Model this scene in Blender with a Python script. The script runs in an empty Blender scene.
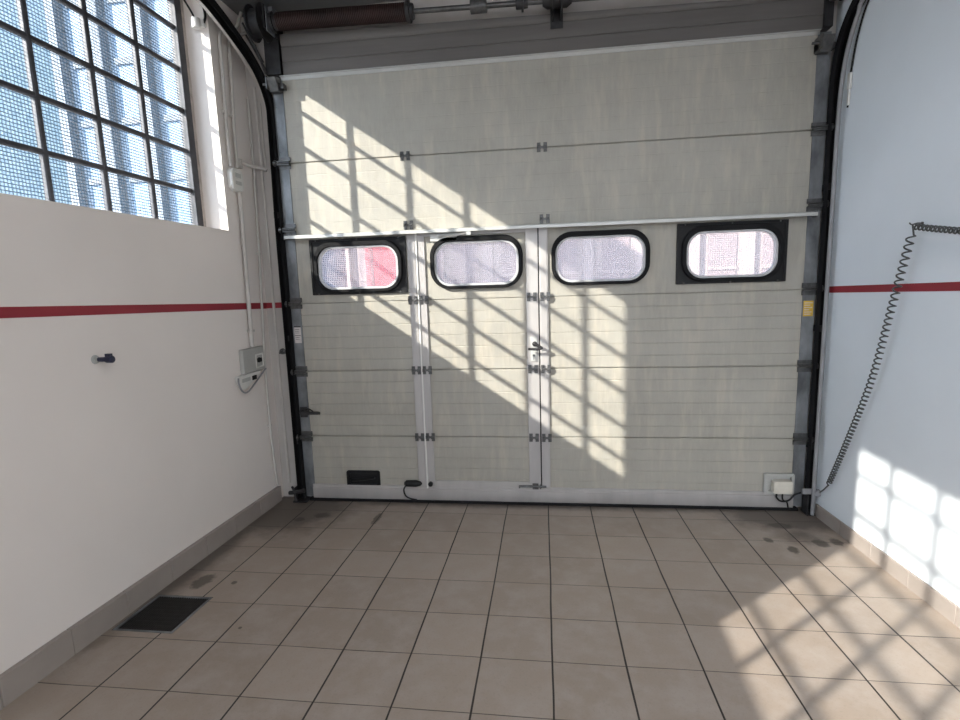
import bpy, bmesh, math, random
from mathutils import Vector, Matrix
random.seed(4)
SC = bpy.context.scene
COL = SC.collection
pi = math.pi

# ------------------------------------------------------------------ camera
cam_d = bpy.data.cameras.new('camera'); cam = bpy.data.objects.new('camera', cam_d); COL.objects.link(cam)
cam_d.sensor_width = 36.0; cam_d.lens = 19.3343; cam_d.clip_start = 0.02; cam_d.clip_end = 300
RM = Matrix(((0.99216915, 0.01305859, 0.12421698), (0.12096268, 0.14732443, -0.98166366), (-0.03111933, 0.98900201, 0.14459115)))
cam.matrix_world = Matrix.Translation((-0.01558, -3.65333, 1.62540)) @ RM.to_4x4()
SC.camera = cam

# ------------------------------------------------------------------ exposure
SC.view_settings.view_transform = 'Standard'; SC.view_settings.look = 'None'
SC.view_settings.gamma = 1.0; SC.view_settings.use_curve_mapping = False
SC.view_settings.exposure = 0.9

# ------------------------------------------------------------------ world sky
SKY_STRENGTH = 1.45
SUN_HAZE = 4.7
W = bpy.data.worlds.new('sky'); SC.world = W; W.use_nodes = True
wn = W.node_tree.nodes; wl = W.node_tree.links; wn.clear()
wo = wn.new('ShaderNodeOutputWorld'); wb = wn.new('ShaderNodeBackground')
wt = wn.new('ShaderNodeTexCoord'); ws = wn.new('ShaderNodeSeparateXYZ'); wr = wn.new('ShaderNodeValToRGB')
wl.new(wt.outputs['Generated'], ws.inputs[0]); wl.new(ws.outputs['Z'], wr.inputs[0])
wr.color_ramp.elements[0].position = 0.0; wr.color_ramp.elements[0].color = (0.24, 0.33, 0.43, 1)
wr.color_ramp.elements[1].position = 0.7; wr.color_ramp.elements[1].color = (0.20, 0.34, 0.58, 1)
e = wr.color_ramp.elements.new(0.3); e.color = (0.125, 0.235, 0.34, 1)
# the sky is brightest in the haze around the sun
wd = wn.new('ShaderNodeVectorMath'); wd.operation = 'DOT_PRODUCT'; wl.new(wt.outputs['Generated'], wd.inputs[0]); wd.inputs[1].default_value = (-0.682, -0.561, 0.469)
w1 = wn.new('ShaderNodeMath'); w1.operation = 'MAXIMUM'; wl.new(wd.outputs['Value'], w1.inputs[0]); w1.inputs[1].default_value = 0.0
w2 = wn.new('ShaderNodeMath'); w2.operation = 'POWER'; wl.new(w1.outputs[0], w2.inputs[0]); w2.inputs[1].default_value = 2.4
wg = wn.new('ShaderNodeVectorMath'); wg.operation = 'SCALE'; wg.inputs[0].default_value = (0.90, 0.97, 1.07); wl.new(w2.outputs[0], wg.inputs[3])
w3 = wn.new('ShaderNodeVectorMath'); w3.operation = 'MULTIPLY_ADD'; wl.new(wg.outputs[0], w3.inputs[0]); w3.inputs[1].default_value = (SUN_HAZE,) * 3; wl.new(wr.outputs[0], w3.inputs[2])
wl.new(w3.outputs[0], wb.inputs[0]); wb.inputs[1].default_value = SKY_STRENGTH; wl.new(wb.outputs[0], wo.inputs[0])

# ------------------------------------------------------------------ sun
SUN = Vector((1.0, 0.823, -0.688)).normalized()
sd = bpy.data.lights.new('sun', 'SUN'); sd.energy = 12.0; sd.angle = math.radians(0.55); sd.color = (1.0, 0.91, 0.79)
so = bpy.data.objects.new('sun', sd); COL.objects.link(so); so.rotation_mode = 'QUATERNION'
so.rotation_quaternion = SUN.to_track_quat('-Z', 'Y'); so.location = (-12, -10, 9)


# ------------------------------------------------------------------ unseen fill lights added under the ceiling to brighten the hall
for i, y in enumerate((-3.4, -5.4, -7.6)):
    ld = bpy.data.lights.new('added_fill_light', 'AREA'); ld.shape = 'RECTANGLE'; ld.size = 0.4; ld.size_y = 1.3; ld.energy = 18; ld.color = (1.0, 0.98, 0.97)
    lo = bpy.data.objects.new('added_fill_light', ld); COL.objects.link(lo); lo.location = (0.85, y, 3.50)


# ================================================================== materials
def nodes_of(m):
    m.use_nodes = True
    n = m.node_tree.nodes; l = m.node_tree.links; n.clear()
    o = n.new('ShaderNodeOutputMaterial')
    return n, l, o

def mth(n, l, op, a, b=None, c=None):
    k = n.new('ShaderNodeMath'); k.operation = op
    for i, v in enumerate((a, b, c)):
        if v is None: continue
        if isinstance(v, (int, float)): k.inputs[i].default_value = v
        else: l.new(v, k.inputs[i])
    return k.outputs[0]

def mixc(n, l, fac, a, b, mode='MIX'):
    k = n.new('ShaderNodeMix'); k.data_type = 'RGBA'; k.blend_type = mode
    for s, v in ((k.inputs[0], fac), (k.inputs[6], a), (k.inputs[7], b)):
        if isinstance(v, (int, float)): s.default_value = v
        elif isinstance(v, tuple): s.default_value = (*v[:3], 1)
        else: l.new(v, s)
    return k.outputs[2]

def objco(n, l, scale=None):
    t = n.new('ShaderNodeTexCoord')
    if scale is None: return t.outputs['Object']
    m = n.new('ShaderNodeMapping'); m.inputs['Scale'].default_value = scale
    l.new(t.outputs['Object'], m.inputs[0]); return m.outputs[0]

def noise(n, l, co, scale, detail=3, rough=0.55):
    k = n.new('ShaderNodeTexNoise'); k.inputs['Scale'].default_value = scale
    k.inputs['Detail'].default_value = detail; k.inputs['Roughness'].default_value = rough
    l.new(co, k.inputs['Vector']); return k.outputs[0]

def ramp(n, l, v, a, b, ca=(0, 0, 0), cb=(1, 1, 1)):
    k = n.new('ShaderNodeValToRGB'); k.color_ramp.elements[0].position = a; k.color_ramp.elements[1].position = b
    k.color_ramp.elements[0].color = (*ca, 1); k.color_ramp.elements[1].color = (*cb, 1); l.new(v, k.inputs[0]); return k.outputs[0]

def bsdf(n, l, o, col, rough=0.5, metal=0.0, spec=0.5, bumpv=None, bstr=0.2, bdist=0.002):
    p = n.new('ShaderNodeBsdfPrincipled')
    if isinstance(col, tuple): p.inputs['Base Color'].default_value = (*col[:3], 1)
    else: l.new(col, p.inputs['Base Color'])
    if isinstance(rough, (int, float)): p.inputs['Roughness'].default_value = rough
    else: l.new(rough, p.inputs['Roughness'])
    p.inputs['Metallic'].default_value = metal; p.inputs['Specular IOR Level'].default_value = spec
    if bumpv is not None:
        b = n.new('ShaderNodeBump'); b.inputs['Strength'].default_value = bstr; b.inputs['Distance'].default_value = bdist
        l.new(bumpv, b.inputs['Height']); l.new(b.outputs[0], p.inputs['Normal'])
    l.new(p.outputs[0], o.inputs[0]); return p

def simple(name, col, rough=0.5, metal=0.0, var=0.12, vscale=9, bump=0.0, bscale=60, spec=0.5, stretch=None):
    m = bpy.data.materials.new(name); n, l, o = nodes_of(m)
    co = objco(n, l, stretch)
    nz = noise(n, l, co, vscale, 4)
    dark = tuple(c * (1 - var) for c in col); light = tuple(min(1, c * (1 + var)) for c in col)
    c = ramp(n, l, nz, 0.3, 0.7, dark, light)
    bv = noise(n, l, co, bscale, 3) if bump else None
    bsdf(n, l, o, c, rough, metal, spec, bv, bump, 0.003)
    return m

M = {}
M['wall'] = simple('warm_white_wall_paint', (0.76, 0.705, 0.665), 0.75, 0, 0.03, 1.4, 0.12, 40, 0.3)
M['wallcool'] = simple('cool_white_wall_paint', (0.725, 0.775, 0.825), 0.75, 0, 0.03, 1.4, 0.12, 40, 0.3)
M['wallfront'] = simple('shade_toned_wall_paint', (0.50, 0.47, 0.445), 0.8, 0, 0.12, 2.2, 0.15, 40, 0.3)  # wall paint darkened to stand in for the weaker light on the front wall
M['ceil'] = simple('grey_ceiling_paint', (0.15, 0.15, 0.15), 0.85, 0, 0.06, 2)
M['red'] = simple('dark_red_stripe_paint', (0.26, 0.018, 0.03), 0.6, 0, 0.06, 6)
M['skirt'] = simple('taupe_skirting_tile', (0.30, 0.262, 0.238), 0.5, 0, 0.08, 5)
M['lintel'] = simple('dark_grey_lintel_cladding', (0.125, 0.115, 0.108), 0.6, 0, 0.12, 3, stretch=(0.4, 1, 6))
M['galv'] = simple('galvanised_steel', (0.20, 0.21, 0.222), 0.5, 0.55, 0.45, 9, 0.08, 50, stretch=(1, 1, 0.5))
M['alu'] = simple('pale_aluminium_profile', (0.42, 0.40, 0.39), 0.45, 0.2, 0.08, 10, 0.05, 70, stretch=(1, 1, 0.3))
M['alubar'] = simple('bright_aluminium_bar', (0.50, 0.50, 0.48), 0.4, 0.25, 0.08, 8)
M['steel'] = simple('grey_zinc_hardware', (0.11, 0.11, 0.11), 0.4, 0.6, 0.3, 30)
M['darksteel'] = simple('dark_oily_steel', (0.035, 0.034, 0.036), 0.5, 0.4, 0.3, 20)
M['black'] = simple('black_rubber', (0.008, 0.008, 0.009), 0.75, 0, 0.2, 12, 0.05, 80, 0.2)
M['blackp'] = simple('black_plastic', (0.012, 0.012, 0.013), 0.5, 0, 0.15, 20, spec=0.25)
M['rust'] = simple('rusty_brown_spring_steel', (0.024, 0.0095, 0.008), 0.6, 0.2, 0.45, 12, 0.3, 60)
M['pipe'] = simple('cream_painted_pipe', (0.52, 0.49, 0.46), 0.55, 0, 0.08, 9)
M['greypipe'] = simple('grey_plastic_conduit', (0.24, 0.24, 0.25), 0.5, 0, 0.1, 9)
M['boxgrey'] = simple('grey_switch_plastic', (0.40, 0.40, 0.38), 0.5, 0, 0.05, 9)
M['boxwhite'] = simple('white_switch_plastic', (0.66, 0.65, 0.62), 0.45, 0, 0.05, 9)
M['boxcream'] = simple('cream_sensor_plastic', (0.62, 0.58, 0.50), 0.45, 0, 0.07, 14)
M['yellow'] = simple('yellow_warning_label', (0.62, 0.40, 0.05), 0.5, 0, 0.1, 40)
M['paper'] = simple('pale_label_paper', (0.60, 0.56, 0.55), 0.6, 0, 0.08, 40)
M['ink'] = simple('dark_label_print', (0.05, 0.05, 0.05), 0.6, 0, 0.05, 40)
M['cordgrey'] = simple('grey_coiled_cord', (0.055, 0.06, 0.06), 0.4, 0, 0.15, 30)
M['winsteel'] = simple('dark_painted_window_steel', (0.045, 0.045, 0.052), 0.55, 0.1, 0.35, 18, 0.35, 45)
M['putty'] = simple('beige_window_mortar', (0.42, 0.37, 0.33), 0.9, 0, 0.2, 25, 0.5, 50)
M['grate'] = simple('black_cast_drain_grate', (0.022, 0.021, 0.020), 0.5, 0.3, 0.3, 25)
M['pit'] = simple('dark_wet_drain_pit', (0.012, 0.012, 0.011), 0.7, 0, 0.2, 10)
M['ringgrey'] = simple('pale_grey_window_gasket', (0.50, 0.50, 0.51), 0.5, 0, 0.05, 9)
M['blue'] = simple('dark_blue_plastic', (0.012, 0.016, 0.045), 0.35, 0, 0.1, 30)
M['concrete'] = simple('pale_concrete_paving', (0.42, 0.41, 0.39), 0.9, 0, 0.12, 1.5)
M['facade'] = simple('blue_grey_render', (0.22, 0.29, 0.38), 0.9, 0, 0.05, 1)
M['facadew'] = simple('pale_facade_pilaster', (0.15, 0.17, 0.20), 0.8, 0, 0.04, 1)
M['blueglass'] = simple('blue_facade_glazing', (0.13, 0.21, 0.32), 0.6, 0, 0.2, 0.6)
M['lilac'] = simple('pale_lilac_cladding', (0.19, 0.165, 0.175), 0.8, 0, 0.06, 1)
M['redtruck'] = simple('red_lorry_paint', (0.72, 0.03, 0.06), 0.4, 0, 0.06, 3)
M['tyre'] = simple('black_tyre_rubber', (0.02, 0.02, 0.02), 0.8, 0, 0.2, 9)
M['lampred'] = simple('red_tail_light_plastic', (0.45, 0.01, 0.01), 0.3, 0, 0.05, 9)

def panel_mat():
    m = bpy.data.materials.new('ivory_embossed_door_panel'); n, l, o = nodes_of(m)
    co = objco(n, l)
    stain = noise(n, l, co, 2.2, 5, 0.6)
    col = ramp(n, l, stain, 0.30, 0.72, (0.315, 0.300, 0.263), (0.385, 0.367, 0.325))
    st = objco(n, l, (7, 7, 1.1)); streak = noise(n, l, st, 3.0, 4)
    col = mixc(n, l, mth(n, l, 'MULTIPLY', ramp(n, l, streak, 0.5, 0.75), 0.5), col, (0.50, 0.44, 0.36))
    fs = noise(n, l, objco(n, l, (26, 26, 5)), 2.0, 4, 0.7)  # fine streaks paint in light rippled by the rolled glass, plus embossing
    col = mixc(n, l, mth(n, l, 'MULTIPLY', ramp(n, l, fs, 0.38, 0.66), 0.30), col, (0.42, 0.395, 0.335))
    g = objco(n, l, (1, 1, 4.0)); bv = noise(n, l, g, 55, 4, 0.6)
    bsdf(n, l, o, col, 0.5, 0, 0.35, bv, 0.35, 0.004)
    return m
M['panel'] = panel_mat()

def floor_mat():
    m = bpy.data.materials.new('taupe_square_floor_tiles'); n, l, o = nodes_of(m)
    co = objco(n, l); s = n.new('ShaderNodeSeparateXYZ'); l.new(co, s.inputs[0])
    wob = noise(n, l, co, 1.3, 2)
    w = mth(n, l, 'MULTIPLY', mth(n, l, 'SUBTRACT', wob, 0.5), 0.016)
    X = mth(n, l, 'ADD', s.outputs[0], w); Y = mth(n, l, 'ADD', mth(n, l, 'ADD', s.outputs[1], 0.207), w)
    u = mth(n, l, 'DIVIDE', X, 0.3); v = mth(n, l, 'DIVIDE', Y, 0.3)
    def dist(a):
        fr = mth(n, l, 'FRACT', mth(n, l, 'ADD', a, 0.5))
        return mth(n, l, 'MULTIPLY', mth(n, l, 'ABSOLUTE', mth(n, l, 'SUBTRACT', fr, 0.5)), 0.3)
    dx = dist(u); dy = dist(v)
    gn = noise(n, l, co, 2.5, 2)
    lx = mth(n, l, 'LESS_THAN', dx, mth(n, l, 'MULTIPLY_ADD', gn, 0.0034, 0.0021))
    ly = mth(n, l, 'LESS_THAN', dy, mth(n, l, 'MULTIPLY_ADD', gn, 0.0030, 0.0006))
    line = mth(n, l, 'MAXIMUM', lx, mth(n, l, 'MULTIPLY', ly, 0.8))
    cell = n.new('ShaderNodeCombineXYZ'); l.new(mth(n, l, 'FLOOR', u), cell.inputs[0]); l.new(mth(n, l, 'FLOOR', v), cell.inputs[1])
    wn_ = n.new('ShaderNodeTexWhiteNoise'); l.new(cell.outputs[0], wn_.inputs[0])
    base = mixc(n, l, wn_.outputs[0], (0.290, 0.236, 0.195), (0.335, 0.275, 0.229))
    n1 = noise(n, l, co, 7, 6, 0.65); base = mixc(n, l, ramp(n, l, n1, 0.42, 0.75), base, (0.36, 0.31, 0.275))
    n2 = noise(n, l, co, 120, 2); base = mixc(n, l, mth(n, l, 'MULTIPLY', ramp(n, l, n2, 0.55, 0.8), 0.25), base, (0.16, 0.13, 0.11))
    # dirt that gathers along the door and in the corners, and oil spots
    def ell(cx, cy, rx, ry, soft=0.5):
        a = mth(n, l, 'DIVIDE', mth(n, l, 'SUBTRACT', s.outputs[0], cx), rx)
        b = mth(n, l, 'DIVIDE', mth(n, l, 'SUBTRACT', s.outputs[1], cy), ry)
        d = mth(n, l, 'SQRT', mth(n, l, 'ADD', mth(n, l, 'MULTIPLY', a, a), mth(n, l, 'MULTIPLY', b, b)))
        return mth(n, l, 'SUBTRACT', 1.0, d)
    n3 = noise(n, l, co, 9, 5, 0.7)
    dirt = None
    for (cx, cy, rx, ry, k) in ((-1.95, -0.15, 0.62, 0.60, 1.7), (-2.06, -1.0, 0.14, 1.0, 1.2), (1.62, -0.12, 0.55, 0.32, 1.6), (1.55, -0.42, 0.22, 0.2, 0.8), (0, -0.03, 3.2, 0.10, 0.9)):
        a = mth(n, l, 'MULTIPLY', ell(cx, cy, rx, ry), k)
        a = mth(n, l, 'MINIMUM', mth(n, l, 'MAXIMUM', mth(n, l, 'MULTIPLY', mth(n, l, 'ADD', a, mth(n, l, 'SUBTRACT', n3, 0.55)), 1.1), 0), 0.75)
        dirt = a if dirt is None else mth(n, l, 'MAXIMUM', dirt, a)
    base = mixc(n, l, dirt, base, (0.075, 0.062, 0.053))
    spot = None
    for (cx, cy, rx, ry) in ((-1.905, -1.215, 0.055, 0.09), (-1.205, -0.33, 0.028, 0.12), (-1.62, -0.30, 0.07, 0.05), (-1.76, -0.38, 0.05, 0.04), (1.42, -0.62, 0.035, 0.05), (1.33, -0.50, 0.03, 0.04), (1.62, -0.52, 0.05, 0.06), (1.72, -0.50, 0.04, 0.06), (1.5, -0.28, 0.09, 0.05), (-1.72, -1.22, 0.018, 0.022), (-1.45, -1.6, 0.01, 0.012)):
        a = mth(n, l, 'ADD', ell(cx, cy, rx, ry), mth(n, l, 'MULTIPLY', mth(n, l, 'SUBTRACT', noise(n, l, co, 30, 3), 0.5), 1.0))
        a = mth(n, l, 'MINIMUM', mth(n, l, 'MAXIMUM', mth(n, l, 'MULTIPLY', a, 2.2), 0), 0.75)
        spot = a if spot is None else mth(n, l, 'MAXIMUM', spot, a)
    base = mixc(n, l, spot, base, (0.055, 0.045, 0.038))
    col = mixc(n, l, line, base, (0.018, 0.013, 0.011))
    hgt = mth(n, l, 'SUBTRACT', mth(n, l, 'MULTIPLY', noise(n, l, co, 35, 3), 0.25), line)
    rg = mth(n, l, 'MULTIPLY_ADD', n1, 0.25, 0.36)
    bsdf(n, l, o, col, rg, 0, 0.4, hgt, 0.35, 0.003)
    return m
M['floor'] = floor_mat()

def grid_mask(n, l, co, axes, pitch, width, jit=0.0, jscale=40):
    s = n.new('ShaderNodeSeparateXYZ'); l.new(co, s.inputs[0]); out = None
    for a, pt, w in zip(axes, pitch, width):
        v = s.outputs[a]
        if jit: v = mth(n, l, 'ADD', v, mth(n, l, 'MULTIPLY', mth(n, l, 'SUBTRACT', noise(n, l, co, jscale, 2), 0.5), jit))
        fr = mth(n, l, 'FRACT', mth(n, l, 'DIVIDE', v, pt))
        k = mth(n, l, 'LESS_THAN', fr, w / pt)
        out = k if out is None else mth(n, l, 'MAXIMUM', out, k)
    return out

def wired_glass():
    # rolled wired glass: wire mesh cast into it, uneven surface that lets some of the view through and scatters the rest
    m = bpy.data.materials.new('wired_rolled_glass'); n, l, o = nodes_of(m)
    co = objco(n, l)
    wire = grid_mask(n, l, co, (1, 2), (0.0165, 0.0165), (0.0026, 0.0042), 0.006)
    nz = noise(n, l, co, 75, 2)
    t = n.new('ShaderNodeBsdfTransparent'); tc = ramp(n, l, nz, 0.35, 0.65, (0.80, 0.84, 0.87), (0.97, 0.98, 0.98)); l.new(tc, t.inputs[0])
    tr = n.new('ShaderNodeBsdfTranslucent'); tr.inputs[0].default_value = (0.85, 0.9, 0.93, 1)
    gl = n.new('ShaderNodeBsdfGlossy'); gl.inputs['Roughness'].default_value = 0.15; gl.inputs[0].default_value = (0.8, 0.85, 0.9, 1)
    mx = n.new('ShaderNodeMixShader'); l.new(mth(n, l, 'MULTIPLY', nz, 0.02), mx.inputs[0]); l.new(t.outputs[0], mx.inputs[1]); l.new(tr.outputs[0], mx.inputs[2])
    m2 = n.new('ShaderNodeMixShader'); m2.inputs[0].default_value = 0.03; l.new(mx.outputs[0], m2.inputs[1]); l.new(gl.outputs[0], m2.inputs[2])
    df = n.new('ShaderNodeBsdfDiffuse'); df.inputs[0].default_value = (0.08, 0.15, 0.22, 1)
    m3 = n.new('ShaderNodeMixShader'); l.new(mth(n, l, 'MULTIPLY', wire, 0.66), m3.inputs[0]); l.new(m2.outputs[0], m3.inputs[1]); l.new(df.outputs[0], m3.inputs[2])
    l.new(m3.outputs[0], o.inputs[0]); return m
M['wired'] = wired_glass()

def acrylic():
    m = bpy.data.materials.new('hazy_gridded_acrylic_pane'); n, l, o = nodes_of(m)
    co = objco(n, l)
    wire = grid_mask(n, l, co, (0, 2), (0.0140, 0.0140), (0.0036, 0.0036), 0.002)
    nz = noise(n, l, co, 30, 3)
    t = n.new('ShaderNodeBsdfTransparent'); t.inputs[0].default_value = (0.97, 0.94, 0.935, 1)
    tr = n.new('ShaderNodeBsdfTranslucent'); tr.inputs[0].default_value = (0.80, 0.74, 0.75, 1)
    df = n.new('ShaderNodeBsdfDiffuse'); df.inputs[0].default_value = (0.42, 0.40, 0.42, 1)
    a = n.new('ShaderNodeMixShader'); a.inputs[0].default_value = 0.42; l.new(tr.outputs[0], a.inputs[1]); l.new(df.outputs[0], a.inputs[2])
    mx = n.new('ShaderNodeMixShader'); l.new(mth(n, l, 'ADD', mth(n, l, 'MULTIPLY_ADD', nz, 0.28, 0.15), mth(n, l, 'MULTIPLY', wire, 0.12)), mx.inputs[0]); l.new(t.outputs[0], mx.inputs[1]); l.new(a.outputs[0], mx.inputs[2])
    l.new(mx.outputs[0], o.inputs[0]); return m
M['acrylic'] = acrylic()


# ================================================================== mesh helpers
ORG = {}
def origin(o):
    return ORG.get(o.name, Vector((0, 0, 0)))

class MB:
    def __init__(s): s.bm = bmesh.new()
    def quadbox(s, pts):
        v = [s.bm.verts.new(p) for p in pts]
        for f in ((0, 3, 2, 1), (4, 5, 6, 7), (0, 1, 5, 4), (1, 2, 6, 5), (2, 3, 7, 6), (3, 0, 4, 7)):
            s.bm.faces.new([v[i] for i in f])
        return s
    def box(s, x0, x1, y0, y1, z0, z1):
        x0, x1 = sorted((x0, x1)); y0, y1 = sorted((y0, y1)); z0, z1 = sorted((z0, z1))
        return s.quadbox([(x0, y0, z0), (x1, y0, z0), (x1, y1, z0), (x0, y1, z0), (x0, y0, z1), (x1, y0, z1), (x1, y1, z1), (x0, y1, z1)])
    def prism(s, poly, axis, a, b):
        # poly: 2D points in the two remaining axes (in xyz order)
        def P(p, t):
            if axis == 'x': return (t, p[0], p[1])
            if axis == 'y': return (p[0], t, p[1])
            return (p[0], p[1], t)
        A = [s.bm.verts.new(P(p, a)) for p in poly]; B = [s.bm.verts.new(P(p, b)) for p in poly]
        k = len(poly)
        s.bm.faces.new(A); s.bm.faces.new(B[::-1])
        for i in range(k): s.bm.faces.new((A[i], B[i], B[(i + 1) % k], A[(i + 1) % k]))
        return s
    def ring(s, outer, inner, axis, a, b):
        def P(p, t):
            if axis == 'x': return (t, p[0], p[1])
            if axis == 'y': return (p[0], t, p[1])
            return (p[0], p[1], t)
        k = len(outer)
        oa = [s.bm.verts.new(P(p, a)) for p in outer]; ob = [s.bm.verts.new(P(p, b)) for p in outer]
        ia = [s.bm.verts.new(P(p, a)) for p in inner]; ib = [s.bm.verts.new(P(p, b)) for p in inner]
        for i in range(k):
            j = (i + 1) % k
            s.bm.faces.new((oa[i], oa[j], ia[j], ia[i])); s.bm.faces.new((ob[i], ib[i], ib[j], ob[j]))
            s.bm.faces.new((oa[i], ob[i], ob[j], oa[j])); s.bm.faces.new((ia[i], ia[j], ib[j], ib[i]))
        return s
    def sweep(s, pts, prof, up=(0, 0, 1), closed=False, caps=True):
        pts = [Vector(p) for p in pts]; up = Vector(up); rings = []
        N = len(pts)
        for i, p in enumerate(pts):
            if closed: d = (pts[(i + 1) % N] - pts[i - 1])
            else: d = pts[min(i + 1, N - 1)] - pts[max(i - 1, 0)]
            d.normalize()
            a = d.cross(up)
            if a.length < 1e-4: a = d.cross(Vector((0, 1, 0.01)))
            a.normalize(); b = a.cross(d)
            rings.append([s.bm.verts.new(p + a * q[0] + b * q[1]) for q in prof])
        k = len(prof)
        for i in range(N if closed else N - 1):
            r0, r1 = rings[i], rings[(i + 1) % N]
            for j in range(k): s.bm.faces.new((r0[j], r0[(j + 1) % k], r1[(j + 1) % k], r1[j]))
        if caps and not closed:
            s.bm.faces.new(rings[0][::-1]); s.bm.faces.new(rings[-1])
        return s
    def tube(s, pts, r, seg=10, closed=False):
        # parallel-transport frame, safe for any direction
        pts = [Vector(p) for p in pts]; N = len(pts); rings = []; prev = None
        for i, p in enumerate(pts):
            if closed: d = pts[(i + 1) % N] - pts[i - 1]
            else: d = pts[min(i + 1, N - 1)] - pts[max(i - 1, 0)]
            d.normalize()
            if prev is None:
                a = d.cross(Vector((0, 0, 1)))
                if a.length < 1e-3: a = d.cross(Vector((1, 0, 0)))
            else: a = prev - d * prev.dot(d)
            a.normalize(); prev = a; b = d.cross(a)
            rr = r[i] if isinstance(r, (list, tuple)) else r
            rings.append([s.bm.verts.new(p + a * math.cos(t) * rr + b * math.sin(t) * rr) for t in [2 * pi * q / seg for q in range(seg)]])
        for i in range(N if closed else N - 1):
            r0, r1 = rings[i], rings[(i + 1) % N]
            for j in range(seg): s.bm.faces.new((r0[j], r0[(j + 1) % seg], r1[(j + 1) % seg], r1[j]))
        if not closed:
            s.bm.faces.new(rings[0][::-1]); s.bm.faces.new(rings[-1])
        return s
    def cyl(s, p0, p1, r, seg=16):
        return s.tube([p0, p1], r, seg)
    def lathe(s, c, axis, prof, seg=24):
        # prof: list of (t along axis, radius)
        c = Vector(c); ax = {'x': Vector((1, 0, 0)), 'y': Vector((0, 1, 0)), 'z': Vector((0, 0, 1))}[axis]
        a = ax.orthogonal().normalized(); b = ax.cross(a); rings = []
        for t, r in prof:
            rings.append([s.bm.verts.new(c + ax * t + a * math.cos(q) * r + b * math.sin(q) * r) for q in [2 * pi * k / seg for k in range(seg)]])
        for r0, r1 in zip(rings, rings[1:]):
            for j in range(seg): s.bm.faces.new((r0[j], r0[(j + 1) % seg], r1[(j + 1) % seg], r1[j]))
        s.bm.faces.new(rings[0][::-1]); s.bm.faces.new(rings[-1])
        return s
    def mesh(s, name, mat, org=Vector((0, 0, 0)), smooth=True):
        bmesh.ops.recalc_face_normals(s.bm, faces=s.bm.faces)
        if org.length: bmesh.ops.translate(s.bm, verts=s.bm.verts, vec=-org)
        me = bpy.data.meshes.new(name); s.bm.to_mesh(me); s.bm.free()
        for m in (mat if isinstance(mat, list) else [mat]): me.materials.append(M[m])
        if smooth:
            me.shade_smooth(); me.set_sharp_from_angle(angle=math.radians(8 if name.endswith('section') else 35))
        return me
    def build(s, name, mat, parent=None, bevel=0.0, org=None):
        po = origin(parent) if parent else Vector((0, 0, 0))
        o_ = Vector(org) if org is not None else po
        me = s.mesh(name, mat, o_)
        o = bpy.data.objects.new(name, me); COL.objects.link(o)
        if parent: o.parent = parent
        o.location = o_ - po; ORG[o.name] = o_
        if bevel:
            b = o.modifiers.new('bevel', 'BEVEL'); b.width = bevel; b.segments = 2; b.limit_method = 'ANGLE'; b.angle_limit = math.radians(50)
        return o

def inst(me, name, parent, loc, rot=(0, 0, 0)):
    o = bpy.data.objects.new(name, me); COL.objects.link(o); o.parent = parent
    o.location = Vector(loc) - origin(parent); o.rotation_euler = rot; ORG[o.name] = Vector(loc); return o

def empty(name, loc):
    o = bpy.data.objects.new(name, None); COL.objects.link(o); o.location = loc; o.empty_display_size = 0.1
    ORG[o.name] = Vector(loc); return o

def tag(o, label=None, cat=None, group=None, kind=None):
    if label: o['label'] = label
    if cat: o['category'] = cat
    if group: o['group'] = group
    if kind: o['kind'] = kind
    return o

def rrect(x0, x1, z0, z1, r, k=8):
    p = []
    for cx, cz, a0 in ((x1 - r, z1 - r, 0), (x0 + r, z1 - r, 90), (x0 + r, z0 + r, 180), (x1 - r, z0 + r, 270)):
        for i in range(k + 1):
            a = math.radians(a0 + 90 * i / k); p.append((cx + r * math.cos(a), cz + r * math.sin(a)))
    return p

def holed(name, mat, outer, holes, axis, a, b, parent=None, kind=None):
    """flat slab with holes, outline in 2D, thickness a..b along axis"""
    cu = bpy.data.curves.new(name + '_outline', 'CURVE'); cu.dimensions = '2D'; cu.fill_mode = 'BOTH'; cu.extrude = abs(b - a) / 2
    for poly in [outer] + holes:
        sp = cu.splines.new('POLY'); sp.points.add(len(poly) - 1); sp.use_cyclic_u = True
        for q, p in zip(sp.points, poly): q.co = (p[0], p[1], 0, 1)
    t = bpy.data.objects.new(name + '_tmp', cu); COL.objects.link(t)
    bpy.context.view_layer.update()
    me = bpy.data.meshes.new_from_object(t.evaluated_get(bpy.context.evaluated_depsgraph_get()))
    bpy.data.objects.remove(t); bpy.data.curves.remove(cu)
    mid = (a + b) / 2; po = origin(parent) if parent else Vector((0, 0, 0))
    for v in me.vertices:
        x, y, z = v.co
        q = Vector((z + mid, x, y)) if axis == 'x' else Vector((x, z + mid, y))
        v.co = q - po
    bm = bmesh.new(); bm.from_mesh(me); bmesh.ops.remove_doubles(bm, verts=bm.verts, dist=1e-5); bmesh.ops.recalc_face_normals(bm, faces=bm.faces); bm.to_mesh(me); bm.free()
    me.name = name; me.shade_flat(); me.materials.clear(); me.materials.append(M[mat])
    o = bpy.data.objects.new(name, me); COL.objects.link(o)
    if parent: o.parent = parent
    ORG[o.name] = po
    if kind: o['kind'] = kind
    return o

def structure(o): o['kind'] = 'structure'; return o

def catmull(pts, n=8):
    P = [Vector(p) for p in pts]; P = [2 * P[0] - P[1]] + P + [2 * P[-1] - P[-2]]; out = []
    for i in range(1, len(P) - 2):
        for k in range(n):
            t = k / n; a, b, c, d = P[i - 1], P[i], P[i + 1], P[i + 2]
            out.append(0.5 * ((2 * b) + (c - a) * t + (2 * a - 5 * b + 4 * c - d) * t * t + (3 * b - a - 3 * c + d) * t ** 3))
    out.append(P[-2]); return out

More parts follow.
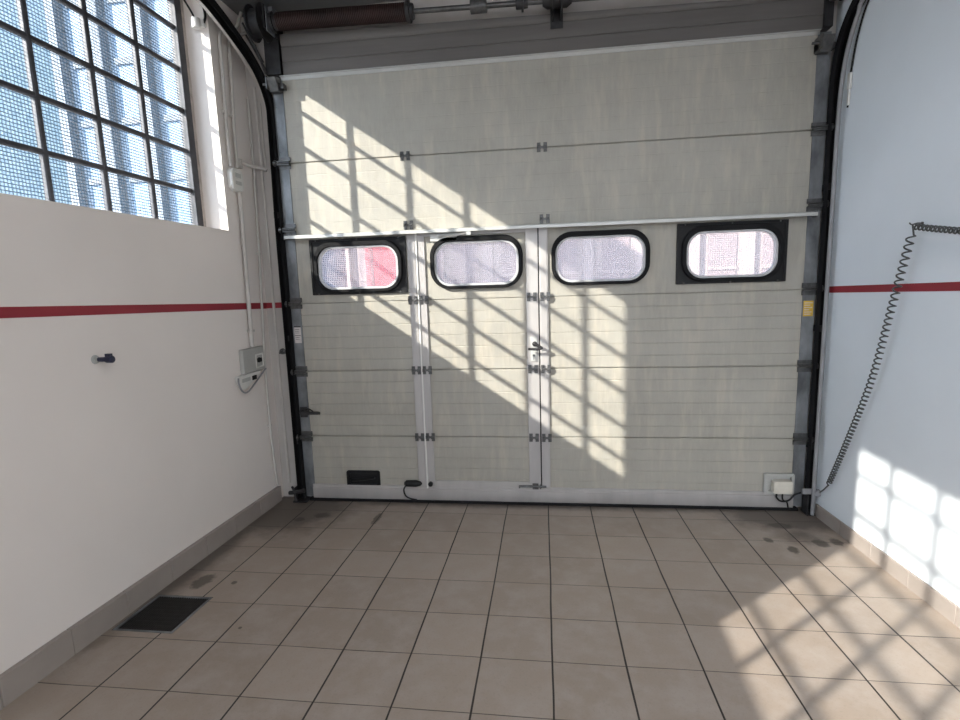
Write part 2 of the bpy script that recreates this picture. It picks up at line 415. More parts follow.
FS = 0.0423                       # the floor falls gently towards the door
def fz(y): return -FS * y
XL, XR = -2.10, 1.80              # wall faces
YB = -10.2                        # back end of the hall
CZ = 3.53                         # ceiling

# ================================================================== the setting
# floor with a hole for the drain
gx0, gx1, gy0, gy1 = -2.055, -1.745, -1.668, -1.366
def floor_mesh():
    b = MB(); xs = [XL - 0.3, gx0, gx1, XR + 0.3]; ys = [YB - 0.3, gy0, gy1, 0.35]
    vt = {}
    def V(x, y, dz=0.0):
        k = (x, y, dz)
        if k not in vt: vt[k] = b.bm.verts.new((x, y, fz(min(y, 0.02)) + dz))
        return vt[k]
    ys2 = ys[:3] + [0.02, 0.35]
    for i in range(3):
        for j in range(4):
            if i == 1 and j == 1: continue
            b.bm.faces.new((V(xs[i], ys2[j]), V(xs[i + 1], ys2[j]), V(xs[i + 1], ys2[j + 1]), V(xs[i], ys2[j + 1])))
    c = [(gx0, gy0), (gx1, gy0), (gx1, gy1), (gx0, gy1)]
    for k in range(4):
        p, q = c[k], c[(k + 1) % 4]
        f = b.bm.faces.new((V(*p), V(*q), V(*q, -0.12), V(*p, -0.12))); f.material_index = 1
    f = b.bm.faces.new([V(*p, -0.12) for p in c]); f.material_index = 1
    bmesh.ops.recalc_face_normals(b.bm, faces=b.bm.faces)
    me = bpy.data.meshes.new('floor'); b.bm.to_mesh(me); b.bm.free()
    me.materials.append(M['floor']); me.materials.append(M['pit'])
    if sum(p.normal.z for p in me.polygons if p.material_index == 0) < 0: me.flip_normals()
    o = bpy.data.objects.new('floor', me); COL.objects.link(o); return structure(o)
floor_mesh()

WPER = 3.385                      # the windows repeat along the left wall
WY1, WY0, WZ0, WZ1 = -0.345, -2.39, 2.035, 3.47
holes = []
for k in range(3):
    d = -WPER * k; holes.append([(WY0 + d, WZ0), (WY1 + d, WZ0), (WY1 + d, WZ1), (WY0 + d, WZ1)])
holed('wall_left', 'wall', [(YB, -0.1), (0.3, -0.1), (0.3, CZ), (YB, CZ)], holes, 'x', XL - 0.25, XL, kind='structure')
structure(MB().box(XR, XR + 0.25, YB, 0.3, -0.1, CZ).build('wall_right', 'wallcool'))
# wall around the door opening
OX0, OX1, OZ = -1.80, 1.68, 3.08
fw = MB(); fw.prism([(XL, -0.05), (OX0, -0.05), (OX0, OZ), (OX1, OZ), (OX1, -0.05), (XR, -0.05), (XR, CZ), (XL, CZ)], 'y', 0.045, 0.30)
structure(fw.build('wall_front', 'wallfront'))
# unseen back wall, with a wide opening added to let in fill light
bw = MB(); bw.prism([(XL, -0.05), (-1.9, -0.05), (-1.9, 3.3), (1.6, 3.3), (1.6, -0.05), (XR, -0.05), (XR, CZ), (XL, CZ)], 'y', YB - 0.25, YB)
structure(bw.build('wall_back', 'wall'))
structure(MB().box(XL - 0.25, XR + 0.25, YB - 0.25, 0.3, CZ, CZ + 0.2).build('ceiling', 'ceil'))

# skirting tiles, following the slope of the floor
def skirting(name, xw, xf, h, y0, y1):
    b = MB(); L = 0.302; y = y1
    while y > y0:
        ya, yb = max(y - L + 0.0025, y0), y
        x0, x1 = sorted((xw, xf))
        b.quadbox([(x0, ya, fz(ya) - 0.02), (x1, ya, fz(ya) - 0.02), (x1, yb, fz(yb) - 0.02), (x0, yb, fz(yb) - 0.02),
                   (x0, ya, fz(ya) + h), (x1, ya, fz(ya) + h), (x1, yb, fz(yb) + h), (x0, yb, fz(yb) + h)])
        y -= L
    return structure(b.build(name, 'skirt', bevel=0.003))
skirting('baseboard_left', XL, XL + 0.028, 0.118, -10.1, -0.03)
skirting('baseboard_right', XR, XR - 0.012, 0.088, -10.1, -0.10)
# red stripes painted on the walls
t = MB()
t.quadbox([(XL, YB, 1.496 - 0.03 * YB), (XL + 0.003, YB, 1.496 - 0.03 * YB), (XL + 0.003, 0.045, 1.496), (XL, 0.045, 1.496),
           (XL, YB, 1.540 - 0.03 * YB), (XL + 0.003, YB, 1.540 - 0.03 * YB), (XL + 0.003, 0.045, 1.540), (XL, 0.045, 1.540)])
t.box(XL, -1.955, 0.042, 0.047, 1.498, 1.540)
structure(t.build('trim_1', 'red'))
t = MB()
t.quadbox([(XR - 0.003, YB, 1.501 - 0.027 * YB), (XR, YB, 1.501 - 0.027 * YB), (XR, 0.045, 1.501), (XR - 0.003, 0.045, 1.501),
           (XR - 0.003, YB, 1.541 - 0.027 * YB), (XR, YB, 1.541 - 0.027 * YB), (XR, 0.045, 1.541), (XR - 0.003, 0.045, 1.541)])
structure(t.build('trim_2', 'red'))
# dark ribbed cladding over the lintel
t = MB(); zt = lambda x: 3.365 - 0.018 * (x + 1.8)
prof = [(0.0, 0), (0.0, 0.075), (0.006, 0.08), (0.0, 0.085), (0.0, 0.175), (0.006, 0.18), (0.0, 0.185), (-0.008, 0.2), (-0.008, 1.0)]
xa, xb = -1.79, 1.70
A, B = [], []
for y, h in prof:
    A.append(t.bm.verts.new((xa, y - 0.012, 3.108 + h if h < 1 else zt(xa)))); B.append(t.bm.verts.new((xb, y - 0.012, 3.108 + h * 0.97 if h < 1 else zt(xb))))
A += [t.bm.verts.new((xa, 0.045, zt(xa))), t.bm.verts.new((xa, 0.045, 3.108))]; B += [t.bm.verts.new((xb, 0.045, zt(xb))), t.bm.verts.new((xb, 0.045, 3.108))]
t.bm.faces.new(A); t.bm.faces.new(B[::-1])
for i in range(len(A)): t.bm.faces.new((A[i], B[i], B[(i + 1) % len(A)], A[(i + 1) % len(A)]))
structure(t.build('trim_3', 'lintel'))

# steel windows in the left wall
BY = [-0.776, -1.107, -1.436, -1.767, -2.10]
BZ = [2.287, 2.532, 2.780, 3.030, 3.270]
for k in range(3):
    d = -WPER * k; xc = -2.285
    wroot = structure(empty('window_%d' % (k + 1), (xc, (WY0 + WY1) / 2 + d, WZ0)))
    f = MB()
    o_ = [(WY0 + d, WZ0), (WY1 + d, WZ0), (WY1 + d, WZ1), (WY0 + d, WZ1)]
    i_ = [(-2.34 + d, 2.06), (-0.43 + d, 2.06), (-0.43 + d, 3.425), (-2.34 + d, 3.425)]
    mid = [(-2.365 + d, 2.05), (-0.372 + d, 2.05), (-0.372 + d, 3.45), (-2.365 + d, 3.45)]
    f.ring(mid, i_, 'x', xc - 0.022, xc + 0.030); f.build('window_frame', 'winsteel', wroot, bevel=0.002)
    f = MB(); f.ring(o_, mid, 'x', xc - 0.05, xc + 0.028); f.build('mortar_bed', 'putty', wroot)
    for y in BY: MB().prism([(xc - 0.018, y + d - 0.006), (xc - 0.004, y + d - 0.014), (xc + 0.012, y + d - 0.014), (xc + 0.018, y + d - 0.008), (xc + 0.018, y + d + 0.008), (xc + 0.012, y + d + 0.014), (xc - 0.004, y + d + 0.014), (xc - 0.018, y + d + 0.006)], 'z', 2.055, 3.43).build('upright_glazing_bar', 'winsteel', wroot)
    for z in BZ: MB().prism([(xc - 0.018, z - 0.006), (xc - 0.004, z - 0.013), (xc + 0.010, z - 0.013), (xc + 0.016, z - 0.008), (xc + 0.016, z + 0.008), (xc + 0.010, z + 0.013), (xc - 0.004, z + 0.013), (xc - 0.018, z + 0.006)], 'y', -2.35 + d, -0.395 + d).build('level_glazing_bar', 'winsteel', wroot)
    g = MB(); g.box(xc - 0.009, xc - 0.005, -2.345 + d, -0.400 + d, 2.055, 3.43); g.build('glass', 'wired', wroot)

# ================================================================== sectional garage door
DR = empty('garage_door', (-0.06, 0.02, 0.0))
tag(DR, 'ivory sectional garage door with wicket door and four oval windows', 'garage door')
ROWS = [(0.020, 0.512), (0.517, 1.017), (1.022, 1.527), (1.532, 2.014), (2.019, 2.520), (2.525, 3.098)]
def section(parent, name, x0, x1, z0, z1, td=0.0, gd=0.0026):
    b = MB(); n = max(2, round((z1 - z0) / 0.086)); st = (z1 - z0) / n
    p = [(0.004, z0), (0.0, z0 + 0.004)]
    for i in range(1, n):
        z = z0 + st * i; p += [(0.0, z - 0.0035), (gd, z - 0.001), (gd, z + 0.001), (0.0, z + 0.0035)]
    p += [(0.0, z1 - 0.004), (0.004, z1), (0.014, z1), (0.014, z1 + 0.0045), (0.042, z1 + 0.0045), (0.042, z0 - td), (0.014, z0 - td), (0.014, z0)]
    b.prism(p, 'x', x0, x1); return b.build(name, 'panel', parent)
XA, XB = -1.815, 1.685
WKL, WKR = -0.905, -0.049
for i, (z0, z1) in enumerate(ROWS):
    if i >= 4: section(DR, 'door_section', XA, XB, z0, z1, 0.0045 if i == 4 else 0.0, 0.0008)
    elif i < 3:
        section(DR, 'door_section', XA, WKL - 0.004, z0, z1); section(DR, 'door_section', WKR + 0.004, XB, z0, z1)
WIN = [(-1.665, -1.012), (-0.808, -0.156), (0.04, 0.695), (0.90, 1.530)]
WZa, WZb, WR = 1.600, 1.962, 0.135
z0, z1 = ROWS[3]
rect = lambda x0, x1: [(x0, z0), (x1, z0), (x1, z1), (x0, z1)]
hole = lambda w: rrect(w[0] + 0.01, w[1] - 0.01, WZa + 0.01, WZb - 0.01, WR - 0.01)
holed('door_section', 'panel', rect(XA, WKL - 0.004), [hole(WIN[0])], 'y', 0.0, 0.042, DR)
holed('door_section', 'panel', rect(WKR + 0.004, XB), [hole(WIN[2]), hole(WIN[3])], 'y', 0.0, 0.042, DR)
# wicket door
WK = MB()
for (a, b_) in ((WKL + 0.004, WKL + 0.058), (WKR - 0.088, WKR - 0.004)): WK.box(a, b_, -0.012, 0.0, 0.112, 1.998)
WK.box(WKL + 0.058, WKR - 0.088, -0.011, 0.0, 0.112, 0.174); WK.box(WKL + 0.058, WKR - 0.088, -0.011, 0.0, 1.972, 1.998)
wk = WK.build('wicket_door', 'alu', DR, bevel=0.002)
for i in range(3): section(wk, 'wicket_section', WKL + 0.004, WKR - 0.004, max(ROWS[i][0], 0.112), ROWS[i][1])
holed('wicket_section', 'panel', rect(WKL + 0.004, WKR - 0.004), [hole(WIN[1])], 'y', 0.0, 0.042, wk)
def door_window(w, parent, plate):
    rb = 0.034
    if plate:
        b = MB(); x0, x1 = w[0] - 0.032, w[1] + 0.030
        o_ = rrect(x0, x1, 1.585, 1.982, 0.006); i_ = rrect(w[0] + 0.012, w[1] - 0.012, WZa + 0.012, WZb - 0.012, WR - 0.012)
        b.ring(o_, i_, 'y', -0.008, 0.0)
        o_ = rrect(x0, x1, 1.585, 1.982, 0.006); i_ = rrect(x0 + 0.016, x1 - 0.016, 1.601, 1.966, 0.006)
        b.ring(o_, i_, 'y', -0.016, -0.0075)
        pl = b.build('backing_plate', 'blackp', parent)
        s = MB()
        for sx in (x0 + 0.05, (x0 + x1) / 2, x1 - 0.05):
            for sz in (1.593, 1.974): s.lathe((sx, -0.016, sz), 'y', [(0.0, 0.006), (-0.004, 0.005), (-0.006, 0.002)], 8)
        s.build('screw_heads', 'steel', pl) if parent is DR else s.bm.free()
        yb = -0.008
    else: yb = 0.0
    b = MB()
    b.ring(rrect(*w, WZa, WZb, WR), rrect(w[0] + rb * .8, w[1] - rb * .8, WZa + rb * .6, WZb - rb, WR - rb * .7), 'y', yb - 0.030, 0.020)
    fr = b.build('window_frame', 'black', parent, bevel=0.004)
    tgt = fr if parent is DR else parent
    a = (w[0] + rb * .8, w[1] - rb * .8, WZa + rb * .6, WZb - rb, WR - rb * .7)
    b = MB(); b.ring(rrect(*a), rrect(a[0] + .016, a[1] - .016, a[2] + .016, a[3] - .014, a[4] - .014), 'y', yb - 0.016, 0.018); b.build('window_gasket', 'ringgrey', tgt, bevel=0.003)
    a = (a[0] + .008, a[1] - .008, a[2] + .008, a[3] - .008, a[4] - .008)
    b = MB(); b.prism(rrect(*a), 'y', 0.004, 0.007); b.build('window_pane', 'acrylic', tgt)
    return fr
door_window(WIN[0], DR, True); door_window(WIN[2], DR, False); door_window(WIN[3], DR, True); door_window(WIN[1], wk, False)
# aluminium posts beside the wicket, bottom rail, seals, end stiles, reinforcement rail
for a, b_ in ((-0.972, WKL - 0.004), (WKR + 0.004, 0.016)):
    p = MB(); p.box(a, b_, -0.013, 0.0, 0.131, 1.998); p.box(a + 0.008, b_ - 0.008, -0.016, -0.012, 0.131, 1.998); p.build('wicket_post', 'alu', DR, bevel=0.0015)
MB().box(WKL - 0.006, WKL + 0.006, -0.020, -0.002, 0.115, 1.998).build('hinge_strip', 'boxwhite', wk, bevel=0.002)
MB().box(WKR - 0.0041, WKR + 0.0041, -0.0105, -0.001, 0.115, 1.998).build('closing_seal', 'black', wk)
b = MB(); b.prism([(-0.016, 0.020), (-0.020, 0.026), (-0.020, 0.106), (-0.014, 0.110), (-0.014, 0.128), (-0.010, 0.131), (-0.001, 0.131), (-0.001, 0.020)], 'x', XA, XB); b.build('bottom_rail', 'alu', DR)
b = MB(); b.prism([(-0.028, 0.003), (-0.034, 0.010), (-0.026, 0.022), (0.034, 0.022), (0.036, 0.006), (0.030, 0.002)], 'x', XA - 0.03, XB + 0.03); b.build('bottom_seal', 'black', DR)
b = MB(); b.box(XA, XB, -0.006, 0.0, 3.076, 3.100); b.box(XA, XB, -0.020, -0.001, 3.098, 3.103); b.build('top_edge_strip', 'alubar', DR)
for x0_, x1_, s in ((-1.880, -1.806, 1), (1.676, 1.752, -1)):
    p = MB(); p.box(x0_, x1_, -0.006, 0.040, 0.03, 3.09)
    for k in range(60):
        z = 0.10 + k * 0.05
        p.lathe(((x0_ + x1_) / 2 + (0.022 if k % 2 else -0.022), -0.006, z), 'y', [(0, 0.004), (-0.002, 0.003)], 6)
    p.build('end_stile', 'galv', DR)
b = MB(); b.prism([(-0.076, 1.990), (-0.076, 2.010), (-0.072, 2.014), (-0.004, 2.022), (-0.001, 2.022), (-0.001, 2.012), (-0.071, 2.006), (-0.071, 1.990)], 'x', -1.852, 1.705)
b.build('reinforcement_rail', 'alubar', DR)
for x in (-1.853, 1.703): MB().box(x, x + 0.003, -0.078, -0.002, 1.986, 2.024).build('rail_end_cap', 'galv', DR)
# hinges on the seams
h = MB()
for q in (-1, 1): h.box(q * 0.010, q * 0.034, -0.006, 0, -0.030, -0.006); h.box(q * 0.010, q * 0.034, -0.006, 0, 0.006, 0.030)
h.box(-0.012, 0.012, -0.010, -0.001, -0.007, 0.007)
h.cyl((-0.030, -0.011, 0), (-0.010, -0.011, 0), 0.008, 10); h.cyl((0.010, -0.011, 0), (0.030, -0.011, 0), 0.008, 10)
for sx in (-0.022, 0.022):
    for sz in (-0.020, 0.020): h.lathe((sx, -0.006, sz), 'y', [(0, 0.006), (-0.006, 0.005)], 6)
h.box(-0.034, -0.008, -0.014, -0.004, -0.012, 0.012); h.box(0.008, 0.034, -0.014, -0.004, -0.012, 0.012)
hme = h.mesh('hinge', 'steel')
for x, z in ((-0.956, 2.523), (-0.014, 2.523), (-0.956, 2.056), (-0.002, 2.056)): inst(hme, 'hinge', DR, (x, -0.001, z))
for z in (1.530, 1.0195, 0.5145):
    inst(hme, 'hinge', DR, (-0.946, -0.0165, z)); inst(hme, 'hinge', DR, (0.004 - 0.01, -0.0165, z))
    inst(hme, 'hinge', wk, (-0.866, -0.0125, z)); inst(hme, 'hinge', wk, (-0.098, -0.0125, z))
# roller brackets at the ends of each seam
h = MB(); h.box(-0.045, 0.045, -0.007, 0, 0.008, 0.040); h.box(-0.045, 0.045, -0.007, 0, -0.040, -0.008)
h.box(-0.045, 0.045, -0.034, -0.006, 0.006, 0.012); h.box(-0.045, 0.045, -0.034, -0.006, -0.018, -0.012)
h.cyl((-0.075, -0.025, -0.003), (0.045, -0.025, -0.003), 0.007, 10); h.lathe((-0.058, -0.025, -0.003), 'x', [(-0.012, 0.018), (-0.010, 0.021), (0.008, 0.021), (0.010, 0.018)], 16)
rme = h.mesh('roller_bracket', 'steel')
for z in (2.523, 2.062, 1.530, 1.0195, 0.5145):
    inst(rme, 'roller_bracket', DR, (-1.835, -0.0065, z)); o = inst(rme, 'roller_bracket', DR, (1.710, -0.0065, z), (0, pi, 0))
h = MB(); h.box(-0.05, 0.05, -0.05, 0, -0.03, 0.004); h.box(-0.05, -0.044, -0.10, 0, -0.04, 0.04); h.prism([(-0.10, 0.03), (-0.02, 0.045), (0.0, -0.045), (-0.06, -0.05)], 'x', -0.044, 0.02); h.cyl((-0.09, -0.06, 0.0), (0.03, -0.06, 0.0), 0.008)
tme = h.mesh('top_roller_bracket', 'steel')
inst(tme, 'top_roller_bracket', DR, (-1.825, -0.008, 3.035)); inst(tme, 'top_roller_bracket', DR, (1.705, -0.008, 3.005), (0, 0, 0))
# wicket lever, lock, closer, bolt
b = MB(); b.box(-0.112, -0.066, -0.019, -0.012, 1.075, 1.250); b.lathe((-0.09, -0.019, 1.118), 'y', [(0, 0.010), (-0.006, 0.009)], 14); b.build('lock_plate', 'alubar', wk, bevel=0.002)
b = MB(); b.lathe((-0.083, -0.019, 1.200), 'y', [(0, 0.018), (-0.012, 0.017), (-0.016, 0.010), (-0.045, 0.010)], 16)
b.tube([(-0.083, -0.062, 1.205), (-0.065, -0.066, 1.196), (-0.045, -0.066, 1.182), (-0.030, -0.066, 1.175)], [0.009, 0.010, 0.010, 0.009], 10)
b.tube([(-0.026, -0.066, 1.178), (-0.06, -0.067, 1.166), (-0.128, -0.067, 1.170)], 0.009, 10)
b.build('lever_handle', 'darksteel', wk)
b = MB(); b.lathe((-0.090, -0.026, 1.118), 'y', [(0, 0.009), (-0.004, 0.009)], 12); b.box(-0.093, -0.087, -0.033, -0.028, 1.09, 1.125); b.build('key_cylinder', 'steel', wk)
b = MB(); b.tube([(-0.215, -0.018, 0.144), (-0.014, -0.018, 0.144)], 0.008, 10); b.box(-0.115, -0.072, -0.024, -0.011, 0.124, 0.166); b.box(-0.060, -0.052, -0.024, -0.012, 0.126, 0.162); b.tube([(-0.21, -0.018, 0.144), (-0.21, -0.044, 0.144)], 0.006, 8); b.build('sliding_bolt', 'steel', wk)
b = MB(); b.box(-0.80, -0.61, -0.030, -0.013, 1.934, 1.985); b.quadbox([(-0.74, -0.034, 1.955), (-0.52, -0.060, 1.972), (-0.52, -0.060, 1.978), (-0.74, -0.034, 1.961), (-0.74, -0.044, 1.967), (-0.52, -0.070, 1.984), (-0.52, -0.066, 1.990), (-0.74, -0.040, 1.973)]); b.box(-0.535, -0.505, -0.072, -0.056, 1.965, 1.995); b.build('door_closer_arm', 'alubar', wk, bevel=0.001)
# recessed pull, sensor box, cable plug, side lock, labels
b = MB(); b.ring(rrect(-1.540, -1.275, 0.112, 0.244, 0.018), rrect(-1.515, -1.300, 0.135, 0.222, 0.012), 'y', -0.012, -0.0015); b.prism(rrect(-1.515, -1.300, 0.135, 0.222, 0.012), 'y', -0.003, -0.001); b.tube([(-1.50, -0.010, 0.165), (-1.40, -0.016, 0.178), (-1.315, -0.010, 0.190)], 0.011, 10); tag(b.build('recessed_handle', 'blackp', DR, bevel=0.002), 'black recessed pull handle low on left panel')
b = MB(); b.ring(rrect(1.488, 1.686, 0.120, 0.268, 0.012), rrect(1.515, 1.664, 0.140, 0.248, 0.010), 'y', -0.024, -0.0015); b.prism(rrect(1.515, 1.664, 0.140, 0.248, 0.010), 'y', -0.006, -0.002)
for sx in (1.500, 1.674):
    for sz in (0.133, 0.255): b.lathe((sx, -0.024, sz), 'y', [(0, 0.006), (-0.004, 0.005)], 8)
sb = b.build('box_backplate', 'boxgrey', DR, bevel=0.002)
b = MB(); b.prism(rrect(1.540, 1.664, 0.134, 0.224, 0.012), 'y', -0.054, -0.006); b.build('sensor_box', 'boxcream', sb, bevel=0.004)
b = MB(); b.tube(catmull([(1.568, -0.035, 0.137), (1.566, -0.040, 0.105), (1.595, -0.042, 0.078), (1.645, -0.042, 0.085), (1.68, -0.042, 0.125), (1.722, -0.040, 0.142)]), 0.006, 8); b.tube(catmull([(1.605, -0.035, 0.136), (1.607, -0.040, 0.09), (1.635, -0.038, 0.07), (1.648, -0.030, 0.03)]), 0.005, 8); b.build('box_cable', 'blackp', sb)
b = MB(); b.lathe((-1.030, -0.026, 0.155), 'x', [(-0.05, 0.012), (-0.035, 0.024), (0.04, 0.026), (0.075, 0.016), (0.085, 0.006)], 14); b.tube(catmull([(-1.06, -0.026, 0.15), (-1.085, -0.035, 0.11), (-1.075, -0.032, 0.06), (-1.04, -0.026, 0.034), (-0.99, -0.027, 0.026)]), 0.0055, 8); b.lathe((-0.880, -0.012, 0.150), 'y', [(0, 0.018), (-0.018, 0.018), (-0.02, 0.010)], 12); b.build('cable_plug', 'blackp', DR)
b = MB(); b.box(-1.872, -1.815, -0.014, -0.006, 0.665, 0.745); b.box(-1.872, -1.72, -0.034, -0.022, 0.690, 0.712); b.tube(catmull([(-1.86, -0.028, 0.715), (-1.80, -0.030, 0.735), (-1.76, -0.028, 0.712)]), 0.005, 8); b.tube([(-1.80, -0.028, 0.701), (-1.71, -0.028, 0.700)], 0.011, 10); b.box(-1.84, -1.80, -0.03, -0.006, 0.685, 0.72); b.build('side_lock', 'darksteel', DR)
yl = MB().box(1.682, 1.742, -0.0085, -0.0065, 1.352, 1.453).build('warning_label', 'yellow', DR)
b = MB()
for i, (z, w) in enumerate(((1.44, .05), (1.425, .036), (1.41, .048), (1.395, .03), (1.38, .046), (1.366, .04))): b.box(1.687, 1.687 + w, -0.0095, -0.0083, z - 0.003, z + 0.002)
b.build('label_print', 'paper', yl)
wl_ = MB().box(-1.868, -1.816, -0.0085, -0.0065, 1.235, 1.352).build('maker_label', 'paper', DR)
b = MB(); b.box(-1.868, -1.816, -0.0095, -0.0083, 1.352, 1.362); b.box(-1.866, -1.820, -0.0095, -0.0083, 1.290, 1.294)
for z in (1.335, 1.322, 1.309, 1.275, 1.262): b.box(-1.862, -1.830, -0.0093, -0.0083, z, z + 0.003)
b.build('label_print', 'ink', wl_)

# ================================================================== tracks
def track(name, x, s, pts, label):
    root = empty(name, (x, -0.06, 0.0)); tag(root, label, 'door track', None)
    path = catmull(pts, 8)
    # C channel, opening towards the door
    b = MB()
    w, d, tk = 0.046, 0.026, 0.004
    prof = [(-w / 2, -d), (w / 2, -d), (w / 2, d), (w / 2 - tk, d), (w / 2 - tk, -d + tk), (-w / 2 + tk, -d + tk), (-w / 2 + tk, d), (-w / 2, d)]
    b.sweep(path, prof if s > 0 else prof, up=(0, -1, 0.02)); b.build('channel', 'black', root)
    return root
TL = track('door_track', -1.905, 1, [(-1.905, -0.025, 0.02), (-1.905, -0.025, 1.0), (-1.905, -0.025, 2.0), (-1.905, -0.010, 2.55), (-1.905, -0.005, 2.80), (-1.908, -0.010, 2.93), (-1.93, -0.055, 3.075), (-1.955, -0.140, 3.185), (-1.965, -0.31, 3.268), (-1.966, -0.455, 3.318), (-1.966, -0.60, 3.35), (-1.966, -1.0, 3.40), (-1.966, -2.0, 3.45), (-1.966, -3.3, 3.47)], 'black door track curving up to the ceiling by the window')
TR = track('door_track', 1.772, -1, [(1.772, -0.055, 0.02), (1.772, -0.055, 1.0), (1.772, -0.055, 2.0), (1.772, -0.045, 2.55), (1.772, -0.05, 2.80), (1.772, -0.09, 2.98), (1.772, -0.18, 3.10), (1.772, -0.30, 3.18), (1.772, -0.45, 3.24), (1.772, -1.0, 3.33), (1.772, -2.0, 3.40), (1.772, -3.3, 3.45)], 'black door track beside the right wall and coiled cord')
# pale edge flange of the left track, foot plates and hangers
b = MB(); b.sweep(catmull([(-1.945, 0.030, 0.10), (-1.945, 0.030, 2.2), (-1.945, 0.036, 2.70), (-1.965, 0.03, 2.95), (-1.995, 0.010, 3.08), (-2.0, -0.124, 3.168), (-2.0, -0.261, 3.236), (-2.0, -0.428, 3.29), (-2.0, -0.60, 3.33), (-2.0, -1.0, 3.39), (-2.0, -2.0, 3.44)], 8), [(-0.012, -0.004), (0.012, -0.004), (0.012, 0.004), (-0.012, 0.004)], up=(0, -1, 0.02)); b.build('edge_flange', 'pipe', TL)
b = MB(); b.box(-1.955, -1.845, -0.085, 0.02, 0.008, 0.016); b.box(-1.945, -1.938, -0.08, 0.02, 0.016, 0.12); b.tube([(-1.99, -0.06, 0.075), (-1.93, -0.07, 0.085), (-1.86, -0.07, 0.10)], 0.016, 10); b.tube(catmull([(-1.97, -0.05, 0.12), (-1.94, -0.075, 0.09), (-1.925, -0.085, 0.03), (-1.90, -0.09, 0.02)]), 0.010, 8); b.build('foot_bracket', 'darksteel', TL)
b = MB(); b.box(1.735, 1.798, -0.11, -0.02, 0.006, 0.014); b.box(1.742, 1.749, -0.095, -0.02, 0.014, 0.14); b.build('foot_bracket', 'darksteel', TR)
for y in (-1.3, -2.9):
    MB().box(-1.98, -1.95, y - 0.004, y + 0.004, 3.40, CZ).build('ceiling_hanger', 'galv', TL); MB().box(1.757, 1.787, y - 0.004, y + 0.004, 3.38, CZ).build('ceiling_hanger', 'galv', TR)
for z in (0.45, 1.25, 2.15): MB().box(-1.95, -1.915, -0.01, 0.043, z, z + 0.04).build('wall_bracket', 'darksteel', TL); MB().box(1.765, 1.790, -0.045, 0.043, z, z + 0.04).build('wall_bracket', 'darksteel', TR)

# ================================================================== torsion spring shaft over the door
SP = empty('torsion_spring_shaft', (-0.1, -0.13, 3.37)); tag(SP, 'rusty brown torsion spring on a steel shaft above the door', 'door spring')
sz = lambda x: 3.372 - 0.020 * (x + 0.84)
P = lambda x, y=-0.13: (x, y, sz(x))
MB().cyl(P(-1.83), P(1.74), 0.016, 16).build('shaft', 'steel', SP)
b = MB(); hx = []
x0_, x1_, turns = -1.74, -0.86, 74
b.tube([P(x0_), P(x1_)], 0.050, 28)
for i in range(turns * 10 + 1):
    t_ = i / (turns * 10); a = 2 * pi * turns * t_; x = x0_ + (x1_ - x0_) * t_; hx.append((x, -0.13 + 0.050 * math.cos(a), sz(x) + 0.050 * math.sin(a)))
b.tube(hx, 0.0066, 5); b.build('spring', 'rust', SP)
for x in (-1.765, -0.845): b = MB(); b.lathe(P(x), 'x', [(-0.022, 0.048), (-0.020, 0.062), (0.004, 0.064), (0.006, 0.050), (0.024, 0.046), (0.026, 0.03)], 20); b.lathe((x, -0.20, sz(x) + 0.015), 'x', [(-0.01, 0.008), (0.01, 0.008)], 8); b.build('winding_cone', 'darksteel', SP)
b = MB(); b.lathe(P(-0.40), 'x', [(-0.052, 0.036), (-0.050, 0.040), (0.050, 0.040), (0.052, 0.036)], 20); b.build('coupling', 'steel', SP)
b = MB(); b.lathe(P(-0.13), 'x', [(-0.036, 0.030), (-0.034, 0.034), (0.0, 0.034), (0.0, 0.050), (0.012, 0.050), (0.014, 0.034), (0.04, 0.03)], 20); b.build('shaft_collar', 'darksteel', SP)
b = MB(); b.prism([(-0.20, sz(0.09) + 0.08), (-0.20, sz(0.09) - 0.04), (-0.16, sz(0.09) - 0.072), (-0.022, sz(0.09) - 0.072), (-0.022, sz(0.09) + 0.11)], 'x', 0.06, 0.068); b.prism([(-0.20, sz(0.09) + 0.08), (-0.20, sz(0.09) - 0.04), (-0.16, sz(0.09) - 0.072), (-0.022, sz(0.09) - 0.072), (-0.022, sz(0.09) + 0.11)], 'x', 0.112, 0.12); b.lathe(P(0.03), 'x', [(-0.03, 0.026), (0.0, 0.045), (0.12, 0.045), (0.15, 0.026)], 20); b.box(0.05, 0.13, -0.024, -0.021, 3.24, 3.42); b.build('centre_bearing_bracket', 'darksteel', SP)
b = MB(); b.lathe(P(-1.875), 'x', [(-0.045, 0.05), (-0.043, 0.11), (-0.036, 0.11), (-0.03, 0.085), (0.03, 0.085), (0.036, 0.115), (0.044, 0.115), (0.046, 0.05), (0.08, 0.03)], 28); b.build('cable_drum', 'darksteel', SP)
b = MB(); b.lathe(P(1.775 - 0.045), 'x', [(-0.06, 0.03), (-0.03, 0.05), (-0.028, 0.11), (-0.020, 0.11), (-0.016, 0.08), (0.02, 0.08), (0.024, 0.11), (0.032, 0.11), (0.034, 0.04)], 28); b.build('cable_drum', 'darksteel', SP)
b = MB(); b.prism([(-0.035, 3.11), (-0.035, 3.33), (-0.21, 3.33), (-0.21, 3.47), (-0.03, 3.47), (0.043, 3.47), (0.043, 3.11)], 'x', -1.803, -1.795); b.box(-1.905, -1.795, -0.03, 0.044, 3.11, 3.48); b.build('end_bearing_bracket', 'darksteel', SP)
b = MB(); b.prism([(-0.035, 3.11), (-0.035, 3.30), (-0.18, 3.30), (-0.18, 3.42), (-0.03, 3.42), (0.043, 3.42), (0.043, 3.11)], 'x', 1.694, 1.702); b.box(1.695, 1.745, -0.03, 0.044, 3.11, 3.42); b.build('end_bearing_bracket', 'darksteel', SP)
